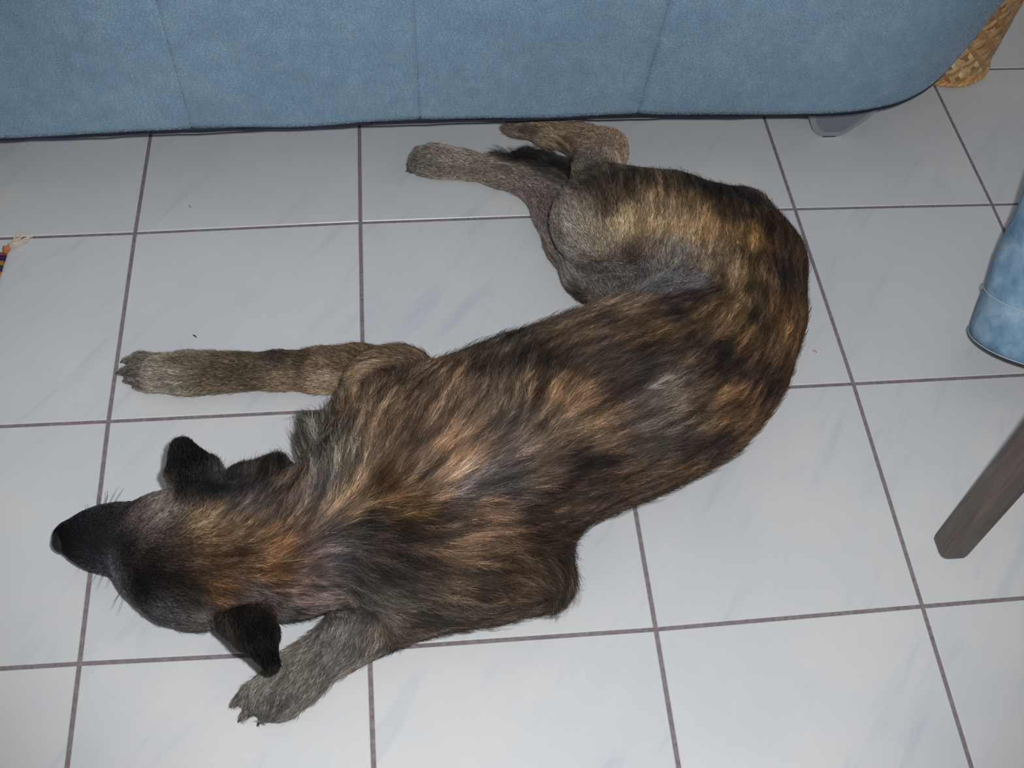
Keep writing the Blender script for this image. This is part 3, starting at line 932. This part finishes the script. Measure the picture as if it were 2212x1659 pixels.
# hair roots
tri = np.empty(len(me.loop_triangles) * 3 or 0, np.int32)
me.calc_loop_triangles()
tri = np.empty(len(me.loop_triangles) * 3, np.int32); me.loop_triangles.foreach_get('vertices', tri); tri = tri.reshape(-1, 3)
A, B, C_ = DV[tri[:, 0]], DV[tri[:, 1]], DV[tri[:, 2]]
area = np.linalg.norm(np.cross(B - A, C_ - A), axis=1) / 2
tn = DN[tri].mean(1); tc = (A + B + C_) / 3
lenv = FV[tri].mean(1)[:, 3]
dens = np.clip(1.5 - lenv / 45, 0.75, 1.5)
wgt = area * dens * (tn[:, 2] > -0.55) * (tc[:, 2] > 0.002)
nose_c = U(140, 1160, 0.045)
wgt *= np.linalg.norm(tc - nose_c, axis=1) > 0.017
NH = 520000
pick = rng.choice(len(tri), NH, p=wgt / wgt.sum())
r1, r2 = rng.random(NH), rng.random(NH)
s1 = np.sqrt(r1); bw = np.c_[1 - s1, s1 * (1 - r2), s1 * r2]
def bary(X): return (X[tri[pick]] * bw[:, :, None]).sum(1)
P0 = bary(DV.astype(float)); N0 = bary(DN.astype(float)); N0 /= np.linalg.norm(N0, axis=1)[:, None] + 1e-9
C0 = bary(CV); F0 = bary(FV)
ln = F0[:, 3] * 1e-3
fl0 = F0[:, :3] + (np.c_[vnoise(P0, 45), vnoise(P0 + 3.3, 45), vnoise(P0 + 7.1, 45)] - 0.5) * 0.22
def tang(f, n):
    t = f - (f * n).sum(1)[:, None] * n
    return t / (np.linalg.norm(t, axis=1)[:, None] + 1e-9)
T0 = tang(fl0, N0)
Bt = np.cross(N0, T0)
# locks: neighbouring hairs share a small deflection
lock = (vnoise(P0, 300) - 0.5) * 0.36 + rng.normal(0, 0.10, NH)
Dr = T0 + Bt * lock[:, None]
ln = ln * rng.uniform(0.55, 1.15, NH) * (0.8 + 0.5 * vnoise(P0, 90))
stray = rng.random(NH) < 0.04
ln[stray] *= 1.35
lift = 0.17 + 0.16 * rng.random(NH) + 0.12 * (vnoise(P0 + 5, 120) - 0.5) + 0.38 * stray + 0.18 * np.clip((F0[:, 3] - 10) / 15, 0, 1) * rng.random(NH)
NP = 4
us = np.linspace(0, 1, NP)
PT = np.empty((NH, NP, 3))
for k, u in enumerate(us):
    along = u - 0.10 * u * u
    up = lift * (u - 0.62 * u * u)
    curl = Bt * (lock * 0.5 * u * u)[:, None]
    PT[:, k] = P0 + (Dr * along + N0 * up[:, None] + curl) * ln[:, None]
PT[:, 0] -= N0 * 0.0008
PT[:, :, 2] = np.maximum(PT[:, :, 2], 0.0009)
# brindle: blotches drawn out along the lie of the coat
def streak(s, L, off=0.0):
    acc = 0
    for k in np.linspace(-1, 1, 7):
        acc = acc + vnoise(P0 + T0 * (k * L) + off, s)
    acc /= 7
    return (acc - acc.mean()) / acc.std()
br = streak(90, 0.018) * 0.4 + streak(260, 0.016, 2.2) * 0.75
lum = C0.sum(1) / 3
amp = np.clip((F0[:, 3] - 4) / 12, 0.25, 1.0)
gain = np.exp(0.62 * amp * br - 0.10)
wool = rng.normal(0, 0.55, NH)
gain2 = np.exp(wool - 0.12)
C0 = C0 * 0.9 + 0.1 * C0.mean(1)[:, None]
hc = C0 * (gain * gain2)[:, None]
# rusty guard hairs in the warm parts
warm = np.clip((C0[:, 0] - C0[:, 2]) / (lum + 1e-6) - 0.45, 0, 1)
rust = (rng.random(NH) < 0.5) * warm
hc = hc * (1 + rust[:, None] * np.array([0.22, 0.0, -0.25]))
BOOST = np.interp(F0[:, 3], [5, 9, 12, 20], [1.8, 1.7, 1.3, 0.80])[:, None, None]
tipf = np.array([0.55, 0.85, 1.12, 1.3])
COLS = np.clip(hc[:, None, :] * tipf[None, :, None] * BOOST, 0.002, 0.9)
rad = np.array([1.0, 0.95, 0.7, 0.15])[None, :] * (0.00012 + 0.00006 * np.clip(F0[:, 3:4] / 25, 0, 1)) * rng.uniform(0.8, 1.25, NH)[:, None]
hcu = bpy.data.hair_curves.new('fur')
hcu.add_curves([NP] * NH)
hcu.attributes['position'].data.foreach_set('vector', PT.reshape(-1).astype(np.float32))
ra = hcu.attributes.get('radius') or hcu.attributes.new('radius', 'FLOAT', 'POINT')
ra.data.foreach_set('value', rad.reshape(-1).astype(np.float32))
fc = hcu.attributes.new('hair_colour', 'FLOAT_COLOR', 'POINT')
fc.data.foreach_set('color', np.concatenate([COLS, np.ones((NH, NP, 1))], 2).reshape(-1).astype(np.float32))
hd = Nd('dog_hair', 0.5, 0.25)
hd.color(hd.n('ShaderNodeAttribute', attribute_name='hair_colour').outputs['Color'])
hcu.materials.append(hd.m)
fur = bpy.data.objects.new('fur', hcu)
COL.objects.link(fur)
fur.parent = dog
fur.matrix_parent_inverse = Matrix.Translation(-Vector((0.55, -0.62, 0)))
tag(fur, kind='stuff')

# nose
nf = Field(nose_c - 0.035, nose_c + 0.035, 0.0012)
n0, _ = ball(146, 1160, 10, 0.046)
hd_ax = U(300, 1180, 0.046) - n0; hd_ax /= np.linalg.norm(hd_ax)
sd_ax = np.cross([0, 0, 1.0], hd_ax)
for a, b, r in [(n0 + sd_ax * 0.008, n0 - sd_ax * 0.008, 0.0125), (n0 + sd_ax * 0.007 - hd_ax * 0.004, n0 - sd_ax * 0.007 - hd_ax * 0.004, 0.0115), (n0 + hd_ax * 0.008 + [0, 0, 0.003], n0 - hd_ax * 0.002, 0.011)]:
    nf.seg(a, b, r, r, 0.95, None, 0.004)
X, Y, Z = np.meshgrid(*nf.ax, indexing='ij', sparse=True)
for s in (-1, 1):                            # nostrils
    q = n0 - hd_ax * 0.0145 + sd_ax * 0.0085 * s + [0, 0, 0.0]
    dd = np.sqrt((X - q[0]) ** 2 + (Y - q[1]) ** 2 + (Z - q[2]) ** 2) - 0.0042
    nf.D = np.maximum(nf.D, -dd)
nV, nF = nf.mesh(1)
fast_mesh('nose', nV, nF, M_NOSE, dog)

# eyes, on the sides of the brow
for px, py in ((276, 1078), (276, 1280)):
    q = np.array(bvh.find_nearest(Vector(U(px, py, 0.058)))[0])
    bm = bmesh.new()
    bmesh.ops.create_uvsphere(bm, u_segments=16, v_segments=10, radius=0.0065)
    hc_ = U(350, 1190, 0.055); q = q + (hc_ - q) / np.linalg.norm(hc_ - q) * 0.0045
    for v in bm.verts: v.co += Vector(q)
    from_bm('eye', bm, M_EYE, dog, True)
# claws
for a, b, r in CLAWS[:14]:
    dv = b - a; dv[2] = 0; dv /= np.linalg.norm(dv) + 1e-9
    p = b + dv * r * 0.3
    pts = [p, p + dv * 0.006 + [0, 0, -0.0005], p + dv * 0.008 + [0, 0, -0.003]]
    pts = [np.array([q[0], q[1], max(q[2], 0.0022)]) for q in pts]
    V, F = tube(pts, [0.0021, 0.0016, 0.0005], 8)
    mesh('claw', V, F, M_CLAW, dog, True)
# whiskers
VV, FF = [], []
for px, py, dx, dy, L in [(215, 1098, -.2, -1, 34), (225, 1095, .2, -1, 40), (235, 1092, .5, -1, 44), (245, 1090, .6, -.9, 46), (190, 1108, -.3, -1, 22), (228, 1092, .1, -1, 30),
                          (215, 1232, -.6, 1, 34), (225, 1236, -.4, 1, 42), (238, 1240, -.2, 1, 30), (262, 1275, -.5, 1, 46), (270, 1280, -.3, 1, 50), (180, 1216, -.6, 1, 22), (268, 1270, -.7, 1, 40)]:
    a = U(px, py, 0.045); l = math.hypot(dx, dy)
    e = U(px + dx / l * L, py + dy / l * L, 0.05); mdl = (a + e) / 2 + [0.003, 0.0, 0.006]
    v, f = tube([a, mdl, e], [0.0003, 0.00022, 0.00008], 4)
    FF += [tuple(q + len(VV) for q in t) for t in f]; VV += v
tag(mesh('whiskers', VV, FF, M_EYE, dog), kind='stuff')

# ------------------------------------------------------------------ dining chair, one leg in view
CL = (1.050, -0.915)
CW = 0.034
chair = empty('dining_chair', (CL[0] + 0.2, CL[1] - 0.2, 0), 'dark stained wooden chair, one leg standing on the tiles at the right edge', 'chair')


def leg(x, y, z1, lean=(0, 0), rx=CW / 2, ry=CW / 2):
    bm = bmesh.new()
    n = 6
    secs = []
    for z, k in [(0, 0.86), (0.002, 0.95), (0.01, 1.0), (z1 * 0.5, 1.05), (z1, 1.12)]:
        ring = []
        for cx, cy, a0 in ((1, 1, 0), (-1, 1, 90), (-1, -1, 180), (1, -1, 270)):
            rr = 0.010 if cx < 0 and cy < 0 else 0.004
            for t in range(4):
                a = math.radians(a0 + 30 * t)
                ring.append(bm.verts.new((x + lean[0] * z + (cx * (rx - rr) + rr * math.cos(a)) * k, y + lean[1] * z + (cy * (ry - rr) + rr * math.sin(a)) * k, z)))
        secs.append(ring)
    for a, b in zip(secs[:-1], secs[1:]):
        for i in range(16):
            bm.faces.new((a[i], a[(i + 1) % 16], b[(i + 1) % 16], b[i]))
    bm.faces.new(secs[0][::-1]); bm.faces.new(secs[-1])
    return from_bm('leg', bm, M_WOOD, chair, False)


leg(CL[0], CL[1], 0.43, (0.02, 0.0))
leg(CL[0] + 0.40, CL[1], 0.43, (-0.02, 0))
for dx in (0, 0.40):
    bm = box_bm((CL[0] + dx - 0.016, CL[1] - 0.42, 0), (CL[0] + dx + 0.016, CL[1] - 0.385, 0.92), 0.004)
    for v in bm.verts:
        if v.co.z > 0.45: v.co.y -= (v.co.z - 0.45) * 0.18
    from_bm('leg', bm, M_WOOD, chair)
from_bm('seat', box_bm((CL[0] - 0.03, CL[1] - 0.425, 0.43), (CL[0] + 0.43, CL[1] + 0.025, 0.455), 0.008), M_WOOD, chair)
for z in (0.58, 0.70, 0.82):
    y = CL[1] - 0.405 - (z - 0.45) * 0.18
    from_bm('back_slat', box_bm((CL[0] + 0.01, y - 0.009, z), (CL[0] + 0.39, y + 0.009, z + 0.06), 0.004), M_WOOD, chair)
for y in (CL[1], CL[1] - 0.40):
    from_bm('apron', box_bm((CL[0] + 0.012, y - 0.009, 0.37), (CL[0] + 0.388, y + 0.009, 0.43), 0.003), M_WOOD, chair)
for dx in (0, 0.40):
    from_bm('apron', box_bm((CL[0] + dx - 0.009, CL[1] - 0.39, 0.37), (CL[0] + dx + 0.009, CL[1] - 0.012, 0.43), 0.003), M_WOOD, chair)

# ------------------------------------------------------------------ standing person, one jeans leg in view
FD2 = np.array([0.62, 0.78, 0.0]); FD2 /= np.linalg.norm(FD2)      # walking away, up and to the right
SD2 = np.array([FD2[1], -FD2[0], 0.0])
HEMC = np.array([1.238, -0.655, 0.072])
person = empty('person', (HEMC[0], HEMC[1], 0), 'person in light blue jeans at the right edge, only a trouser hem in view', 'person')
HIPC = HEMC + np.array([0.40, 0.36, 0.0]); HIPC[2] = 0
PX, PY = HIPC[0] - 0.15, HIPC[1] + 0.09


def trouser(pts, rads, name_seed):
    """trouser leg swept along a bent centre line, rings square to it"""
    pts = np.array(pts, float)
    NZ, n = 64, 48
    ts = np.linspace(0, 1, NZ + 1)
    def bez(t):
        k = len(pts) - 1
        return sum(math.comb(k, q) * (1 - t) ** (k - q) * t ** q * pts[q] for q in range(k + 1))
    V, F, fr = [], [], []
    for i, t in enumerate(ts):
        c = bez(t); a = bez(min(1, t + 0.01)) - bez(max(0, t - 0.01)); a /= np.linalg.norm(a)
        u = np.cross(a, [0, 1, 0.2]); u /= np.linalg.norm(u); w = np.cross(a, u)
        r = np.interp(t, [0, 0.05, 0.15, 0.5, 1], rads)
        fr.append((c, u, w, r))
        for k in range(n):
            g = 2 * math.pi * k / n
            fold = 0.003 * math.sin(3 * g + 30 * t + name_seed) * math.sin(26 * t + 2 * g) * min(1, t * 10)
            V.append(c + (u * math.cos(g) + w * math.sin(g)) * (r + fold))
    for i in range(NZ):
        for k in range(n):
            l = (k + 1) % n
            F.append((i * n + k, i * n + l, (i + 1) * n + l, (i + 1) * n + k))
    return V, F, fr


def shoe(toe, heel, name='shoe'):
    toe, heel = np.array(toe, float), np.array(heel, float)
    ax = toe - heel; L = np.linalg.norm(ax); ax /= L
    sd_ = np.cross(ax, [0, 0, 1.0]); sd_ /= np.linalg.norm(sd_); up_ = np.cross(sd_, ax)
    bm = bmesh.new(); secs = []
    for u, w, h in [(-0.02, 0.012, 0.03), (0.0, 0.030, 0.055), (0.10, 0.037, 0.075), (0.25, 0.038, 0.085), (0.45, 0.040, 0.08), (0.65, 0.045, 0.06), (0.8, 0.048, 0.05), (0.93, 0.040, 0.042), (1.0, 0.014, 0.028)]:
        ring = []
        for k in range(14):
            g = 2 * math.pi * k / 14
            p = heel + ax * L * u + sd_ * w * math.cos(g) + up_ * (h / 2 + h / 2 * math.sin(g))
            ring.append(bm.verts.new((p[0], p[1], max(0.0006, p[2]))))
        secs.append(ring)
    for a, b in zip(secs[:-1], secs[1:]):
        for i in range(14): bm.faces.new((a[i], a[(i + 1) % 14], b[(i + 1) % 14], b[i]))
    bm.faces.new(secs[0][::-1]); bm.faces.new(secs[-1])
    bmesh.ops.recalc_face_normals(bm, faces=bm.faces)
    from_bm(name, bm, M_SHOE, person, True)


AX = np.array([0.06, 0.46, 0.88]); AX /= np.linalg.norm(AX)
hipA = np.array([HIPC[0], HIPC[1], 0.90]) - SD2 * 0.085
hipB = np.array([HIPC[0], HIPC[1], 0.90]) + SD2 * 0.085
fB = hipB + FD2 * 0.26
legs = [([HEMC, HEMC + AX * 0.25, HEMC + AX * 0.42 + [0.06, 0.02, 0], hipA - [0, 0, 0.2], hipA], [0.092, 0.088, 0.082, 0.088, 0.112]),
        ([(fB[0], fB[1], 0.05), (fB[0], fB[1], 0.35), tuple(hipB + FD2 * 0.12 - [0, 0, 0.35]), tuple(hipB)], [0.092, 0.088, 0.082, 0.088, 0.112])]
for q, (pts, rads) in enumerate(legs):
    V, F, fr = trouser(pts, rads, q * 1.7)
    o = mesh('trouser_leg', V, F, M_DENIM, person, True)
    s_ = o.modifiers.new('t', 'SOLIDIFY'); s_.thickness = 0.0022
    for idx, off in ((0, 0.0006), (4, 0.0022)):
        c, u, w, r = fr[idx]
        ps_ = [c + (u * math.cos(2 * math.pi * k / 96) + w * math.sin(2 * math.pi * k / 96)) * (r + off) for k in range(96)]
        v, f = tube(ps_, 0.0009 if idx else 0.0007, 6, closed=True)
        mesh('hem_stitching', v, f, M_THREAD, o, True)
h0 = HEMC - AX * 0.005 + FD2 * 0.0
shoe((h0 + FD2 * 0.21) * [1, 1, 0] + [0, 0, 0.0], h0 + FD2 * 0.0 - [0, 0, 0.03])
shoe((fB + FD2 * 0.17) * [1, 1, 0], (fB - FD2 * 0.08) * [1, 1, 0])
# body above the trousers, one continuous skin, with a jumper over it
HX, HY = HIPC[0], HIPC[1]
PF_ = Field((HX - 0.42, HY - 0.42, 0.78), (HX + 0.42, HY + 0.42, 1.78), 0.012)
def W_(a): return np.array([HX, HY, 0]) + FD2 * a[0] - SD2 * a[1] + [0, 0, a[2]]
def pseg(a, b, ra, rb, k=0.03): PF_.seg(W_(a), W_(b), ra, rb, 1.0, None, k)
pseg((0, 0, 1.42), (0.01, 0, 1.53), 0.058, 0.052)
pseg((0.015, 0, 1.60), (0.02, 0, 1.66), 0.078, 0.085, 0.02)
pseg((0.05, 0, 1.565), (0.075, 0, 1.555), 0.05, 0.03, 0.02)
pseg((0.10, 0, 1.625), (0.118, 0, 1.60), 0.010, 0.015, 0.01)
for s in (-1, 1):
    pseg((0.01, s * 0.088, 1.625), (0.0, s * 0.092, 1.60), 0.018, 0.013, 0.008)
    pseg((0, 0, 1.40), (0, s * 0.17, 1.39), 0.05, 0.045)
    pseg((0, s * 0.17, 1.39), (-0.02, s * 0.22, 1.15), 0.045, 0.038)
    pseg((-0.02, s * 0.22, 1.15), (0.06, s * 0.24, 1.10), 0.038, 0.036)
    pseg((0.06, s * 0.24, 1.10), (0.13, s * 0.235, 0.99), 0.036, 0.028, 0.01)
    pseg((0.13, s * 0.235, 0.99), (0.17, s * 0.225, 0.92), 0.036, 0.032, 0.01)
    for q in range(4):
        pseg((0.165 + 0.0 * q, s * (0.255 - 0.02 * q), 0.90), (0.175, s * (0.25 - 0.018 * q), 0.835 + 0.006 * abs(q - 1.5)), 0.011, 0.009, 0.003)
    pseg((0.17, s * 0.205, 0.94), (0.20, s * 0.185, 0.895), 0.013, 0.010, 0.006)
pseg((0, 0, 1.40), (0, 0, 1.0), 0.09, 0.09)
V, F = PF_.mesh(1)
fast_mesh('body', V, F, mat_plain('skin', L3(206, 164, 142), 0.55, 0.3, 0.05), person)
PF_.D[:] = 1.0
pseg((0, -0.09, 1.36), (0, 0.09, 1.36), 0.105, 0.105)
pseg((0, 0, 1.36), (0, 0, 1.05), 0.14, 0.13)
pseg((0, -0.04, 0.97), (0, 0.04, 0.97), 0.13, 0.13)
for s in (-1, 1):
    pseg((0, s * 0.17, 1.39), (-0.02, s * 0.22, 1.15), 0.060, 0.050)
    pseg((-0.02, s * 0.22, 1.15), (0.07, s * 0.24, 1.07), 0.050, 0.046, 0.02)
V, F = PF_.mesh(1)
fast_mesh('jumper', V, F, mat_plain('grey_jumper_wool', L3(96, 98, 108), 0.9, 0.1, 0.2, 200), person)
PF_.D[:] = 1.0
pseg((0, -0.06, 0.93), (0, 0.06, 0.93), 0.125, 0.125)
pseg((0, -0.06, 0.89), (0.0, 0.06, 0.89), 0.105, 0.105)
V, F = PF_.mesh(1)
fast_mesh('trouser_waist', V, F, M_DENIM, person)
PF_.D[:] = 1.0
pseg((-0.015, 0, 1.665), (0.01, 0, 1.675), 0.092, 0.094)
pseg((-0.045, 0, 1.60), (-0.03, 0, 1.64), 0.062, 0.075)
V, F = PF_.mesh(1)
fast_mesh('hair', V, F, mat_plain('brown_hair', L3(70, 52, 40), 0.7, 0.2, 0.3, 120), person)

# ------------------------------------------------------------------ specks on the tiles
def speck(px, py, pts, rad, mat, name, label):
    b = U(px, py, 0)
    P = [(b[0] + x * 1e-3, b[1] + y * 1e-3, 0.0008) for x, y in pts]
    v, f = tube(P, rad, 5)
    o = mesh(name, v, f, mat, None, True)
    tag(o, label, 'lint')
M_RED = mat_plain('red_thread_wool', L3(190, 70, 84), 0.9, 0.1)
speck(410, 447, [(-2, 2), (0, 1), (1, -1), (2, -2)], 0.0005, M_RED, 'red_thread', 'tiny red thread on the tile below the left sofa seam')
speck(1760, 760, [(-3, 2), (-1, 2), (1, 0), (2, -2)], 0.0005, M_RED, 'red_thread', 'tiny red thread on the tile right of the dog\'s curved back')
speck(422, 727, [(-3, 2), (-1, 1), (1, -1), (2, -3)], [0.0009, 0.001, 0.0007, 0.0003], M_EYE, 'dark_crumb', 'tiny dark crumb on the tile above the dog\'s outstretched front leg')
speck(1664, 433, [(-0.5, 0), (0.5, 0.4)], 0.0009, M_EYE, 'dark_crumb', 'tiny dark crumb on the tile above the dog\'s rump')
